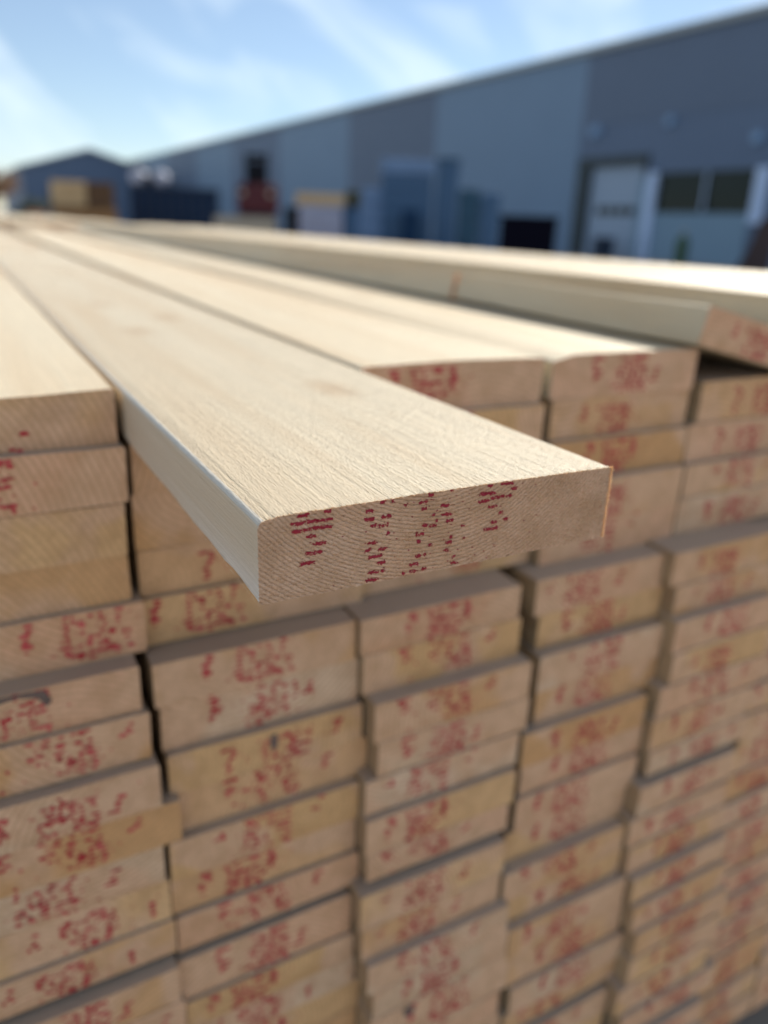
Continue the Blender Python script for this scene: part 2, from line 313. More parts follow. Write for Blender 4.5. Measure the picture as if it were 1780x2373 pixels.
TONES = {  # tone of the end grain; the word goes into the label
    'pinkish': (0.98, 0.575, 0.36), 'yellowish': (0.97, 0.59, 0.29), 'pale': (0.98, 0.68, 0.46), 'amber': (0.90, 0.50, 0.235), 'tan': (0.94, 0.55, 0.285)}
TW = ['pinkish', 'yellowish', 'pale', 'tan', 'yellowish', 'amber', 'tan', 'pinkish']
TABLE = {
  "Z":[(0,208.9,0.0,-30.5,-217.5,143.5),(1,212.5,-30.5,-61.0,-217.5,143.5),(2,210.4,-61.0,-91.5,-217.5,143.5),(3,213.2,-91.5,-122.0,-217.5,143.5),(4,213.5,-122.0,-152.5,-217.5,143.5),(5,173.0,-152.5,-183.0,-202.9,130.5),(6,168.5,-183.0,-213.5,-203.2,130.5),(7,166.5,-213.5,-244.0,-198.2,130.5),(8,167.0,-244.0,-274.5,-201.7,130.5),(9,165.0,-274.5,-305.0,-201.8,130.5),(10,160.5,-305.0,-335.5,-197.3,130.5),(11,157.8,-335.5,-366.0,-200.4,130.5),(12,157.5,-366.0,-396.5,-198.2,130.5),(13,154.8,-396.5,-426.4,-200.4,130.5),(14,149.5,-426.4,-456.2,-199.4,130.5),(15,146.8,-456.2,-486.1,-202.3,130.5),(16,146.5,-486.1,-516.0,-199.4,130.5),(17,143.8,-516.0,-545.9,-198.0,130.5),(18,138.5,-545.9,-575.7,-200.1,130.5),(19,135.5,-575.7,-605.6,-198.8,130.5),(20,135.0,-605.6,-635.5,-199.2,130.5),(21,132.0,-635.5,-665.4,-202.9,130.5),(22,127.2,-665.4,-695.2,-198.7,130.5),(23,124.8,-695.2,-725.1,-199.7,130.5),(24,125.0,-725.1,-755.0,-201.4,130.5)],
  "A":[(0,207.0,0.0,-29.9,-75.1,139.0),(1,199.7,-29.9,-61.8,-74.1,140.9),(2,200.6,-61.8,-92.1,-75.4,138.2),(3,201.5,-92.1,-120.4,-75.4,138.2),(4,197.0,-120.4,-152.5,-72.4,143.5),(5,179.6,-152.5,-182.0,-72.7,127.5),(6,176.1,-182.0,-213.9,-71.2,130.5),(7,167.6,-213.9,-244.2,-67.9,127.7),(8,168.5,-244.2,-273.9,-58.6,130.5),(9,169.4,-273.9,-302.8,-70.3,130.1),(10,170.3,-302.8,-334.9,-67.0,127.6),(11,166.7,-334.9,-366.1,-67.4,130.5),(12,157.6,-366.1,-396.6,-67.7,128.1),(13,157.6,-396.6,-426.5,-66.5,130.5),(14,157.6,-426.5,-456.3,-66.2,130.5),(15,149.0,-456.3,-486.2,-69.1,130.5),(16,149.0,-486.2,-516.1,-66.5,130.5),(17,145.1,-516.1,-545.9,-68.4,126.4),(18,145.1,-545.9,-575.8,-68.8,129.8),(19,145.1,-575.8,-605.7,-68.5,127.7),(20,145.1,-605.7,-635.5,-68.5,128.6),(21,138.0,-635.5,-665.4,-68.2,130.5),(22,138.0,-665.4,-695.3,-67.3,129.8),(23,138.0,-695.3,-725.1,-66.6,130.5),(24,138.0,-725.1,-755.0,-67.7,130.5)],
  "B":[(1,207.0,-30.2,-59.8,71.9,143.5),(2,208.6,-59.8,-95.6,71.1,143.5),(3,210.2,-95.6,-124.4,71.9,143.5),(4,205.6,-124.4,-156.0,72.1,143.1),(5,182.8,-156.0,-185.2,64.0,130.5),(6,184.4,-185.2,-217.6,66.7,130.5),(7,177.9,-217.6,-246.7,68.1,130.5),(8,179.5,-246.7,-277.1,73.3,130.5),(9,171.3,-277.1,-307.8,63.9,130.5),(10,172.9,-307.8,-336.9,63.2,130.5),(11,168.9,-336.9,-369.9,64.7,130.5),(12,164.9,-369.9,-405.9,59.9,124.8),(13,161.7,-405.9,-430.6,61.8,123.6),(14,163.3,-430.6,-457.5,63.1,125.8),(15,163.3,-457.5,-487.2,65.5,130.5),(16,163.3,-487.2,-517.0,64.2,128.4),(17,163.3,-517.0,-546.8,61.1,130.3),(18,163.3,-546.8,-576.5,63.2,130.5),(19,159.9,-576.5,-606.2,64.9,130.5),(20,159.9,-606.2,-636.0,61.3,128.5),(21,159.9,-636.0,-665.8,62.8,129.3),(22,154.8,-665.8,-695.5,64.4,130.5),(23,154.8,-695.5,-725.2,62.6,125.4),(24,154.8,-725.2,-755.0,62.0,126.5)],
  "C":[(0,219.0,0.8,-31.0,217.5,143.5),(1,211.9,-31.0,-62.7,217.5,143.5),(2,211.6,-62.7,-92.4,217.5,143.5),(3,211.3,-92.4,-122.7,217.5,143.5),(4,211.0,-122.7,-154.7,217.5,143.5),(5,178.4,-154.7,-181.5,195.2,129.5),(6,178.1,-181.5,-212.4,197.9,129.5),(7,163.9,-212.4,-243.7,201.5,130.5),(8,163.6,-243.7,-272.4,204.0,128.5),(9,162.3,-272.4,-302.2,195.6,130.5),(10,156.7,-302.2,-333.2,193.7,128.2),(11,156.4,-333.2,-361.4,193.0,123.7),(12,148.7,-361.4,-392.7,186.6,126.2),(13,148.4,-392.7,-422.4,186.1,122.5),(14,140.3,-422.4,-450.6,190.8,127.2),(15,140.0,-450.6,-479.2,194.4,124.7),(16,139.7,-479.2,-518.3,195.3,130.5),(17,139.7,-518.3,-547.9,191.3,127.7),(18,139.7,-547.9,-577.5,194.2,129.1),(19,139.7,-577.5,-607.1,194.9,127.2),(20,136.2,-607.1,-636.6,191.3,129.2),(21,131.8,-636.6,-666.2,191.6,125.8),(22,131.8,-666.2,-695.8,192.1,122.5),(23,122.7,-695.8,-725.4,189.9,126.9),(24,122.7,-725.4,-755.0,191.5,130.1)],
  "D":[(0,218.0,1.3,-30.7,371.9,143.5),(1,219.3,-30.7,-61.7,374.3,143.5),(2,212.1,-61.7,-91.4,371.6,143.5),(3,203.1,-91.4,-124.8,364.2,143.5),(4,204.4,-124.8,-156.3,365.3,143.5),(5,181.3,-156.3,-186.1,342.7,130.5),(6,182.6,-186.1,-216.6,348.9,130.5),(7,171.0,-216.6,-248.2,345.7,130.5),(8,172.3,-248.2,-277.2,347.2,130.5),(9,162.3,-277.2,-308.1,331.5,130.5),(10,163.6,-308.1,-336.1,333.8,130.5),(11,159.3,-336.1,-368.8,330.3,130.5),(12,160.6,-368.8,-398.4,323.5,130.5),(13,148.3,-398.4,-428.2,317.6,130.5),(14,149.6,-428.2,-453.8,320.4,129.7),(15,139.9,-453.8,-488.4,323.0,130.2),(16,141.2,-488.4,-520.9,326.2,128.8),(17,136.2,-520.9,-551.5,330.2,130.5),(18,137.5,-551.5,-579.7,326.6,130.5),(19,131.3,-579.7,-608.9,321.0,122.5),(20,131.3,-608.9,-638.1,318.3,122.5),(21,131.3,-638.1,-667.4,317.0,122.6),(22,131.3,-667.4,-696.6,315.8,122.5),(23,123.2,-696.6,-725.8,315.8,122.5),(24,113.4,-725.8,-755.0,319.0,122.5)],
  "E":[(1,215.0,-25.5,-60.4,527.2,143.5),(2,213.3,-60.4,-92.9,517.5,143.5),(3,205.7,-92.9,-121.5,513.9,143.5),(4,204.0,-121.5,-153.4,508.8,141.1),(5,170.3,-153.4,-183.4,470.4,122.5),(6,168.6,-183.4,-210.7,476.6,122.5),(7,158.2,-210.7,-240.5,473.4,122.5),(8,156.5,-240.5,-270.3,474.9,122.5),(9,154.8,-270.3,-299.9,468.5,130.5),(10,153.1,-299.9,-331.3,461.5,122.5),(11,151.4,-331.3,-361.3,466.3,130.5),(12,144.5,-361.3,-393.4,451.2,122.5),(13,142.8,-393.4,-423.0,447.0,125.9),(14,141.1,-423.0,-453.0,447.7,122.5),(15,131.7,-453.0,-481.9,450.6,122.5),(16,126.8,-481.9,-512.4,453.6,123.8),(17,122.3,-512.4,-542.4,457.9,122.5),(18,120.6,-542.4,-573.9,454.3,122.5),(19,118.9,-573.9,-608.8,444.7,122.5),(20,114.5,-608.8,-640.3,455.2,130.5),(21,107.2,-640.3,-669.0,440.7,122.5),(22,99.8,-669.0,-697.6,439.5,122.5),(23,99.8,-697.6,-726.3,439.5,122.5),(24,99.8,-726.3,-755.0,442.7,122.5)],
  "F":[(0,206.3,0.0,-30.5,652.5,143.5),(1,206.7,-30.5,-61.0,667.9,135.5),(2,214.1,-61.0,-91.5,658.2,135.5),(3,217.6,-91.5,-122.0,655.6,137.4),(4,209.0,-122.0,-156.0,652.5,143.5),(5,173.0,-156.0,-186.5,594.1,122.5),(6,168.5,-186.5,-217.0,600.3,122.5),(7,166.5,-217.0,-247.5,597.1,122.5),(8,167.0,-247.5,-278.0,598.6,122.5),(9,165.0,-278.0,-308.5,596.2,122.5),(10,160.5,-308.5,-339.0,585.2,122.5),(11,157.8,-339.0,-372.0,594.0,122.5),(12,157.5,-372.0,-405.0,576.4,125.4),(13,154.8,-405.0,-435.0,574.4,126.4),(14,149.5,-435.0,-465.0,574.1,127.8),(15,146.8,-465.0,-496.0,574.3,122.5),(16,146.5,-496.0,-527.0,578.0,122.5),(17,143.8,-527.0,-558.0,581.6,122.5),(18,138.5,-558.0,-589.0,578.0,122.5),(19,135.5,-589.0,-611.5,568.4,122.5),(20,135.0,-611.5,-634.0,582.9,122.5),(21,132.0,-634.0,-683.0,564.4,122.5),(22,127.2,-683.0,-718.0,563.2,122.5),(23,124.8,-718.0,-753.0,563.2,122.5),(24,125.0,-753.0,-753.0,566.4,122.5)],
  "G":[(0,207.2,0.0,-30.5,797.5,143.5),(1,209.9,-30.5,-61.0,804.6,135.5),(2,210.0,-61.0,-91.5,798.2,142.1),(3,216.0,-91.5,-122.0,797.5,143.5),(4,211.3,-122.0,-152.5,797.5,143.5),(5,173.0,-152.5,-183.0,722.4,130.5),(6,168.5,-183.0,-213.5,724.0,122.5),(7,166.5,-213.5,-244.0,720.8,122.5),(8,167.0,-244.0,-274.5,722.3,122.5),(9,165.0,-274.5,-305.0,719.9,122.5),(10,160.5,-305.0,-335.5,710.1,125.0),(11,157.8,-335.5,-366.0,717.7,122.5),(12,157.5,-366.0,-396.5,702.9,125.3),(13,154.8,-396.5,-426.4,702.2,126.7),(14,149.5,-426.4,-456.2,700.4,122.5),(15,146.8,-456.2,-486.1,699.5,125.4),(16,146.5,-486.1,-516.0,701.7,122.5),(17,143.8,-516.0,-545.9,705.3,122.5),(18,138.5,-545.9,-575.7,701.7,122.5),(19,135.5,-575.7,-605.6,692.1,122.5),(20,135.0,-605.6,-635.5,706.6,122.5),(21,132.0,-635.5,-665.4,688.1,122.5),(22,127.2,-665.4,-695.2,686.9,122.5),(23,124.8,-695.2,-725.1,686.9,122.5),(24,125.0,-725.1,-755.0,690.1,122.5)],
  "H":[(0,215.5,0.0,-30.5,942.5,143.5),(1,209.3,-30.5,-61.0,943.9,140.7),(2,210.2,-61.0,-91.5,942.5,143.5),(3,211.0,-91.5,-122.0,942.5,143.5),(4,211.0,-122.0,-152.5,942.5,143.5),(5,173.0,-152.5,-183.0,852.6,127.6),(6,168.5,-183.0,-213.5,851.4,130.0),(7,166.5,-213.5,-244.0,846.0,125.6),(8,167.0,-244.0,-274.5,846.0,122.5),(9,165.0,-274.5,-305.0,844.9,125.0),(10,160.5,-305.0,-335.5,838.8,130.1),(11,157.8,-335.5,-366.0,841.4,122.5),(12,157.5,-366.0,-396.5,830.9,128.3),(13,154.8,-396.5,-426.4,830.9,128.3),(14,149.5,-426.4,-456.2,827.4,129.0),(15,146.8,-456.2,-486.1,824.6,122.5),(16,146.5,-486.1,-516.0,825.4,122.5),(17,143.8,-516.0,-545.9,829.0,122.5),(18,138.5,-545.9,-575.7,825.4,122.5),(19,135.5,-575.7,-605.6,815.8,122.5),(20,135.0,-605.6,-635.5,830.3,122.5),(21,132.0,-635.5,-665.4,811.8,122.5),(22,127.2,-665.4,-695.2,810.6,122.5),(23,124.8,-695.2,-725.1,810.6,122.5),(24,125.0,-725.1,-755.0,813.8,122.5)],
  "I":[(0,209.4,0.0,-30.5,1087.5,143.5),(1,215.7,-30.5,-61.0,1087.5,143.5),(2,206.5,-61.0,-91.5,1087.5,143.5),(3,216.8,-91.5,-122.0,1087.5,143.5),(4,214.3,-122.0,-152.5,1087.5,143.5),(5,173.0,-152.5,-183.0,985.8,130.5),(6,168.5,-183.0,-213.5,982.4,129.6),(7,166.5,-213.5,-244.0,978.4,130.5),(8,167.0,-244.0,-274.5,973.3,129.5),(9,165.0,-274.5,-305.0,969.8,122.5),(10,160.5,-305.0,-335.5,968.4,126.7),(11,157.8,-335.5,-366.0,965.1,122.5),(12,157.5,-366.0,-396.5,959.0,125.6),(13,154.8,-396.5,-426.4,958.3,124.1),(14,149.5,-426.4,-456.2,954.5,122.8),(15,146.8,-456.2,-486.1,949.3,124.5),(16,146.5,-486.1,-516.0,949.5,123.3),(17,143.8,-516.0,-545.9,952.7,122.5),(18,138.5,-545.9,-575.7,949.1,122.5),(19,135.5,-575.7,-605.6,939.5,122.5),(20,135.0,-605.6,-635.5,954.0,122.5),(21,132.0,-635.5,-665.4,935.5,122.5),(22,127.2,-665.4,-695.2,934.3,122.5),(23,124.8,-695.2,-725.1,934.3,122.5),(24,125.0,-725.1,-755.0,937.5,122.5)],
}
COLN = {'Z': 'the cut-off column at the far left', 'A': 'the column left of the jutting board', 'B': 'the column under the jutting board',
        'C': 'the first column right of the jutting board', 'D': 'the second column right of the jutting board',
        'E': 'the third column right of the jutting board', 'F': 'the fourth column right of the jutting board',
        'G': 'the fifth column right of the jutting board', 'H': 'the sixth column right of the jutting board', 'I': 'the last column at the right end'}
FIXT = {('A', 0): 'tan', ('A', 1): 'pinkish', ('A', 2): 'yellowish', ('A', 3): 'amber', ('A', 4): 'pinkish', ('A', 8): 'amber', ('A', 7): 'pale', ('A', 9): 'pale', ('A', 10): 'yellowish',
        ('A', 11): 'tan', ('B', 1): 'tan', ('B', 2): 'amber', ('B', 3): 'tan', ('B', 4): 'yellowish', ('B', 5): 'tan', ('B', 6): 'pale', ('B', 8): 'tan', ('B', 9): 'yellowish', ('B', 11): 'pinkish',
        ('C', 0): 'pinkish', ('C', 5): 'pinkish', ('C', 6): 'yellowish', ('C', 9): 'pale', ('C', 10): 'yellowish', ('C', 13): 'tan', ('C', 14): 'pale', ('C', 15): 'pale',
        ('C', 16): 'pale', ('D', 0): 'pinkish', ('D', 1): 'tan', ('D', 5): 'pinkish', ('D', 6): 'yellowish', ('D', 8): 'amber', ('D', 10): 'pinkish', ('E', 1): 'tan', ('E', 2): 'pinkish', ('E', 9): 'pinkish', ('E', 11): 'pale'}
def ordinal(n): return {1: 'first', 2: 'second', 3: 'third'}.get(n, '%dth' % n)
LEFTCUT = {'Z': 0, 'A': 0, 'B': 0}
STX = {'A': 0.012, 'B': 0.0, 'C': -0.004, 'D': -0.004, 'E': 0.002, 'F': 0.004, 'Z': 0, 'G': 0, 'H': 0, 'I': 0}
GRP = "sawn boards stacked in the timber pack"
for ci, (cn, rows) in enumerate(TABLE.items()):
    for (k, Y, z0, z1, xc, wd) in rows:
        Y, z0, z1, xc, wd = (v / 1000 for v in (Y, z0, z1, xc, wd))
        t = z0 - z1 - (0.0045 if (cn, k) in (('A', 11), ('B', 11), ('C', 11), ('E', 11), ('D', 18), ('E', 20)) else 0.0009 if rnd.random() < .2 else 0.0001)
        top = k == 0
        if k >= 5: Y = 0.2035 - (0.2035 - Y) * 0.90
        if top:
            me = board_mesh("board", wd, t, seed=500 + ci, wane={'D': 1, 'A': 0}.get(cn, 0), cup={'A': 0.0018, 'C': -0.0014, 'D': -0.0008}.get(cn, 0.0))
            sx = sz = 1.0
        else:
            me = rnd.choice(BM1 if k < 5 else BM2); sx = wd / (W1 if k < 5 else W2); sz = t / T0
        o = link("board", me, None, None, (xc, Y, z0)); o.scale = (sx, 1, sz)
        o.rotation_euler = (0, 0, R({'C': -1.0, 'D': -2.0}.get(cn, 0) if top else rnd.uniform(-.15, .15)))
        tone = FIXT.get((cn, k)) or rnd.choice(TW)
        cc = TONES[tone]; j = rnd.uniform(-.03, .03)
        o.color = (cc[0] + j, cc[1] + j, cc[2] + j, 1)
        pos = "top board" if k == 0 else "%s board down" % ordinal(k + 1)
        tag(o, "%s %s, %s" % (tone, pos, COLN[cn]), "board", GRP)
        if (cn, k) in (('A', 2), ('A', 3), ('B', 2)): continue
        st = link("ink_stamp", rnd.choice(STAMPS), None, o, (STX[cn] + rnd.uniform(-.012, .012), -0.0006, 0))
        if (cn, k) == ('A', 4): st.location.x = 0.045
        if (cn, k) in (('B', 4), ): st.location.x = -0.03
        if (cn, k) == ('A', 0): st.location = (-0.01, -0.0006, -0.019)

def dark_patch(obj_, pts, nm, mat):
    bm = bmesh.new(); bm.faces.new([bm.verts.new((x, -0.0009, z)) for x, z in pts][::-1]); me = bpy.data.meshes.new(nm); bm.to_mesh(me); bm.free(); link(nm, me, mat, obj_)
M_BARK = mat_plain("bark", (0.17, 0.115, 0.095), 0.8, 0, 0.5, 200)
for o in list(C.objects):
    if o.get('label', '').endswith('6th board down, ' + COLN['A']):
        dark_patch(o, [(-.03, -.0008), (.006, -.0008), (.015, -.0015), (.018, -.009), (.015, -.012), (.011, -.0055), (.002, -.003), (-.012, -.0045), (-.03, -.004)], "bark_edge", M_BARK)
    if o.get('label', '').endswith('8th board down, ' + COLN['B']):
        dark_patch(o, [(0.000, -.005), (.003, -.004), (.0045, -.010), (.003, -.017), (0.0, -.016), (-.001, -.010)], "dark_knot", M_BARK)
    if o.get('label', '').endswith('17th board down, ' + COLN['C']):
        dark_patch(o, [(-.036, -.002), (-.029, -.0015), (-.026, -.006), (-.030, -.010), (-.036, -.008)], "dark_knot", M_BARK)
# boards lying loose on top of the pack (right side)
def top_board(name, me, loc, roll, yaw, tone, label, stamp=True, sx=0.0):
    o = link(name, me, None, None, loc); o.rotation_euler = (0, R(roll), R(yaw)); o.color = (*TONES[tone], 1)
    tag(o, label, "board", GRP)
    if stamp: link("ink_stamp", STAMPS[3], None, o, (sx, -0.0006, 0))
    return o
me = board_mesh("board", 0.143, 0.0305, 0.365, seed=41)
cx = 0.4405 + 0.0715 * math.cos(R(13))
top_board("board", me, (cx, 0.207, 0.0358 - 0.0715 * math.sin(R(13))), 13, -1.5, 'pinkish', "short tilted board leaning off the top right of the pack, red marks on its end")
me = board_mesh("board", 0.143, 0.0300, 3.6, seed=42)
top_board("board", me, (cx + 0.0065, 0.576, 0.0352 - 0.0715 * math.sin(R(13))), 13, -1.5, 'pale', "long tilted board butting behind the short tilted board on top", False)
TB = [(0.660, 0.236, 'second'), (0.805, 0.222, 'third'), (0.950, 0.240, 'fourth'), (1.095, 0.228, 'outermost')]
for i, (x, y, nm) in enumerate(TB):
    top_board("board", board_mesh("board", 0.1435, 0.0300, 4.1, seed=60 + i), (x, y, 0.0303 + (0.006, 0.001, 0.004, 0.0)[i]), (1.2, -1.6, 1.0, -1.2)[i], -0.3 * (i == 0), ['pale', 'tan', 'pale', 'yellowish'][i],
              "%s flat board laid on top of the pack, right of the tilted one" % nm)

# ------------------------------------------------------------------ the jutting board (close, in focus)
def hero():
    w_, t_ = 0.145, 0.0297
    yaw = 0.0
    root = empty("board", (0, 0, 0), label="long pale board jutting out towards the viewer, sharp red stamp on its end", cat="board", group=GRP)
    bm = bmesh.new(); bev = 0.0018
    # outline with fine sampling
    def fz(x, z, s): return noise.noise(Vector((x * 900, z * 900, s))) * 0.00022 + noise.noise(Vector((x * 240, z * 240, s + 5))) * 0.00028
    nx, nzz = 480, 99
    def outer(u, v):     # u 0..1 across, v 0..1 down ; rounded corners
        x = u * w_; z = -v * t_
        return x, z
    clean = {}
    grid = []
    tops = lambda u: -0.0004 - 0.0014 * max(0, 1 - u / 0.05) + 0.0007 * math.sin(u * 2.6)
    for j in range(nzz + 1):
        row = []
        for i in range(nx + 1):
            u = i / nx; v = j / nzz
            # corner rounding: pull the rows in near the corners
            x = u * w_; z = tops(u) * (1 - v) - v * t_
            dv = min(v, 1 - v) * t_; du = min(u, 1 - u) * w_
            if du < bev and dv < bev:
                a = (bev - du); b = (bev - dv); r = max(a, b)
                k = r / max(1e-9, math.hypot(a, b))
                x = (bev - a * k) if u < .5 else w_ - (bev - a * k)
                zz = (bev - b * k); z = (tops(u) - zz) if v < .5 else -t_ + zz
            edge = (i in (0, nx) or j in (0, nzz))
            e = 0.00030
            clean[(j, i)] = (x, z)
            x += noise.noise(Vector((x * 2200, z * 2200, 1))) * e * (1.8 if edge else .4); z += noise.noise(Vector((x * 2200, z * 2200, 9))) * e * (1.6 if edge else .4)
            rr_ = math.hypot(x - 0.0645, z - 0.050)
            ring = math.sin((rr_ + 0.0012 * noise.noise(Vector((x * 90, z * 90, 2)))) * 700 * 2 * math.pi) * 0.00006 * (0.5 + noise.noise(Vector((x * 160, z * 160, 6))))
            sawr = noise.noise(Vector((x * 500, z * 2600, 3))) * 0.00030
            fibre = max(0, noise.noise(Vector((x * 2600, z * 3100, 7))) - .2) * 0.0007
            y = fz(x, z, 0) * (0.5 if edge else 1) + ring + sawr - fibre
            cr_ = max(0, 1 - (1 - u) * w_ / 0.0009); y += 0.0019 * cr_ ** 1.5 * (0.8 + 0.5 * noise.noise(Vector((z * 700, 2, 2))))
            row.append(bm.verts.new((x, y, z)))
        grid.append(row)
    marks = [(15.1, -0.9, 4.4), (23.5, -0.8, 2.9), (16.3, -3.4, 11.2), (23.2, -3.7, 4.1), (16.3, -6.0, 10.4), (22.8, -6.0, 4.9), (17.9, -8.6, 3.6), (20.8, -11.5, 4.5), (18.7, -14.4, 6.1), (16.7, -17.7, 5.3), (38.5, -3.1, 3.0), (38.6, -6.0, 3.9), (45.0, -5.9, 4.0), (40.2, -8.5, 2.6), (43.7, -8.9, 4.4), (45.8, -12.0, 1.3), (40.0, -14.6, 3.5), (38.6, -17.1, 2.6), (43.9, -17.5, 3.2), (41.3, -19.8, 5.4), (43.7, -22.4, 3.2), (40.8, -25.6, 4.0), (44.4, -25.6, 1.8), (40.3, -28.3, 5.0), (39.7, -31.1, 3.8), (48.3, -31.2, 3.0), (47.2, -0.7, 1.1), (43.4, -0.6, 2.2), (59.3, -2.9, 3.3), (52.4, -3.0, 1.4), (62.0, -0.9, 2.3), (59.5, -5.5, 1.9), (63.4, -8.2, 1.1), (60.4, -11.5, 1.9), (63.7, -12.2, 2.9), (58.4, -14.4, 3.3), (58.2, -17.2, 1.7), (63.0, -19.4, 1.9), (58.2, -22.7, 2.4), (61.1, -22.5, 1.3), (56.5, -25.4, 3.8), (56.4, -28.1, 2.9), (60.7, -28.0, 2.4), (60.0, -30.9, 4.7), (52.6, -28.2, 1.1), (70.5, -0.3, 1.7), (68.0, -5.4, 3.4), (69.0, -8.8, 4.4), (70.4, -11.4, 2.7), (76.1, -14.1, 1.2), (71.4, -17.6, 1.5), (77.0, -18.9, 1.2), (70.6, -19.5, 2.5), (69.8, -22.3, 2.0), (73.2, -25.4, 1.4), (73.7, -27.9, 3.0), (69.8, -31.2, 2.2), (65.0, -10.6, 1.2), (86.9, -0.8, 2.0), (94.1, -0.7, 5.8), (97.5, -2.9, 2.7), (85.7, -3.4, 7.1), (84.4, -6.1, 5.1), (90.5, -5.4, 6.2), (95.7, -5.7, 2.6), (88.6, -8.7, 3.9), (92.5, -11.6, 1.9), (95.2, -14.4, 2.1), (89.9, -14.8, 2.6), (88.6, -17.2, 6.3)]
    ink = set()
    for (mxx, mzz, ml) in marks:
        mxx, mzz, ml = mxx / 1000, mzz / 1000, ml / 1000
        i0 = int((mxx - ml * .62) / w_ * nx); i1 = int((mxx + ml * .62) / w_ * nx) + 1
        for j in range(nzz):
            z = -(j + .5) / nzz * t_
            dz = (z - mzz + 0.0001) / 0.00062
            if abs(dz) > 1.8: continue
            for i in range(max(0, i0), min(nx, i1)):
                x = (i + .5) / nx * w_
                d = max(0, abs(x - mxx) - ml / 2 + 0.0005) / 0.0006
                q = math.hypot(d, dz) + noise.noise(Vector((x * 1500, z * 1700, 21))) * 0.9 + noise.noise(Vector((x * 600, z * 900, 4))) * .35
                if q < 0.95: ink.add((i, j))
    # scattered specks inside the stamp
    rs = random.Random(4)
    for _ in range(70):
        i = int(rs.gauss(0.42, 0.16) * nx); j = int(rs.uniform(.05, .97) * nzz)
        if 0 < i < nx - 3: ink.add((i, j)); ink.add((i + 1, j))
    for j in range(nzz):
        for i in range(nx):
            f = bm.faces.new((grid[j][i], grid[j + 1][i], grid[j + 1][i + 1], grid[j][i + 1])); f.material_index = 1; f.smooth = True
    # sides: walk the end outline backwards into the pack
    loop = [grid[0][i] for i in range(nx + 1)] + [grid[j][nx] for j in range(1, nzz + 1)] + [grid[nzz][i] for i in range(nx - 1, -1, -1)] + [grid[j][0] for j in range(nzz - 1, 0, -1)]
    keys = [(0, i) for i in range(nx + 1)] + [(j, nx) for j in range(1, nzz + 1)] + [(nzz, i) for i in range(nx - 1, -1, -1)] + [(j, 0) for j in range(nzz - 1, 0, -1)]
    jag = [v.co.copy() for v in loop]; co = [Vector((clean[k][0], 0, clean[k][1])) for k in keys]; n = len(co); prev = loop
    ysl = [0.0012, 0.004, 0.009] + [0.016 + 0.010 * i for i in range(22)] + [0.26, 0.32, 0.4, 0.55, 0.8, 1.2, 1.8, 2.6, 3.4, 4.3]
    for y in ysl:
        ring = []
        bow = -0.0016 * math.sin(min(1, y / 0.9) * math.pi)
        for i, p in enumerate(co):
            s = min(1, y / 0.01)
            jf = max(0.34 if p.z > -0.003 else 0.12, 1 - y / 0.0035); x, z = p.x + (jag[i].x - p.x) * jf, p.z + (jag[i].z - p.z) * jf
            kk = 0.00010
            g = noise.noise(Vector((x * 380, y * 11, z * 380))) * kk + noise.noise(Vector((x * 1100, y * 160, z * 1100))) * kk * .5
            onx = x < 0.001 or x > w_ - 0.001
            q = (x + (g if onx else 0) + bow, y, z + (0 if onx else g))
            # ragged lower left arris
            if x < 0.002 and z < -t_ + 0.002: q = (q[0], y, q[2] + (abs(noise.noise(Vector((y * 90, 3, 1)))) + abs(noise.noise(Vector((y * 260, 8, 1)))) * .6) * 0.0020)
            ring.append(bm.verts.new(q))
        for i in range(n):
            a, b = i, (i + 1) % n
            f = bm.faces.new((prev[a], prev[b], ring[b], ring[a]))
            p = (co[a] + co[b]) / 2
            f.material_index = 2 if (p.x < 0.0022 and p.z > -0.0032 and not p.x < 0.00025) else (3 if p.x < 0.001 else 0)
            f.smooth = True
        prev = ring
    bm.faces.new(prev)
    # move origin so end-grain rings are centred: object coords = board centre line
    for v in bm.verts: v.co.x -= w_ / 2
    inkd = [[(grid[j][i].co.copy(), grid[j + 1][i].co.copy(), grid[j + 1][i + 1].co.copy(), grid[j][i + 1].co.copy())] for (i, j) in ink if 0 <= j < nzz and 0 <= i < nx]
    bmesh.ops.recalc_face_normals(bm, faces=bm.faces)
    me = bpy.data.meshes.new("plank"); bm.to_mesh(me); bm.free(); me.set_sharp_from_angle(angle=R(50))
    b = link("plank", me, [M_HLONG, M_HEND, M_CHAM, M_HSIDE], root, (w_ / 2, 0, 0)); b.color = (0.98, 0.61, 0.40, 1)
    bk = bmesh.new()
    for (q,) in inkd:
        bk.faces.new([bk.verts.new((p.x, p.y - 0.00012, p.z)) for p in q])
    bmesh.ops.remove_doubles(bk, verts=bk.verts, dist=1e-6)
    me = bpy.data.meshes.new("ink_stamp"); bk.to_mesh(me); bk.free()
    link("ink_stamp", me, M_HINK, root, (w_ / 2, 0, 0))
    # frayed fibres on the sawn arrises
    fb = bmesh.new(); rf = random.Random(8)
    def fibre(p, d, ln, r, cl=.8):
        p = Vector(p); d = Vector(d).normalized(); side = d.cross(Vector((rf.uniform(-1, 1), rf.uniform(-1, 1), rf.uniform(-1, 1)))).normalized()
        curl = side.cross(d) * rf.uniform(-cl, cl); pts = []
        for s in range(4):
            u = s / 3; c = p + d * ln * u + curl * ln * u * u * .6
            rad = r * (1 - .75 * u)
            pts.append([fb.verts.new(c + (side * math.cos(a) + side.cross(d) * math.sin(a)) * rad) for a in (0, 2.09, 4.19)])
        for a_, b_ in zip(pts[:-1], pts[1:]):
            for k in range(3): fb.faces.new((a_[k], a_[(k + 1) % 3], b_[(k + 1) % 3], b_[k]))
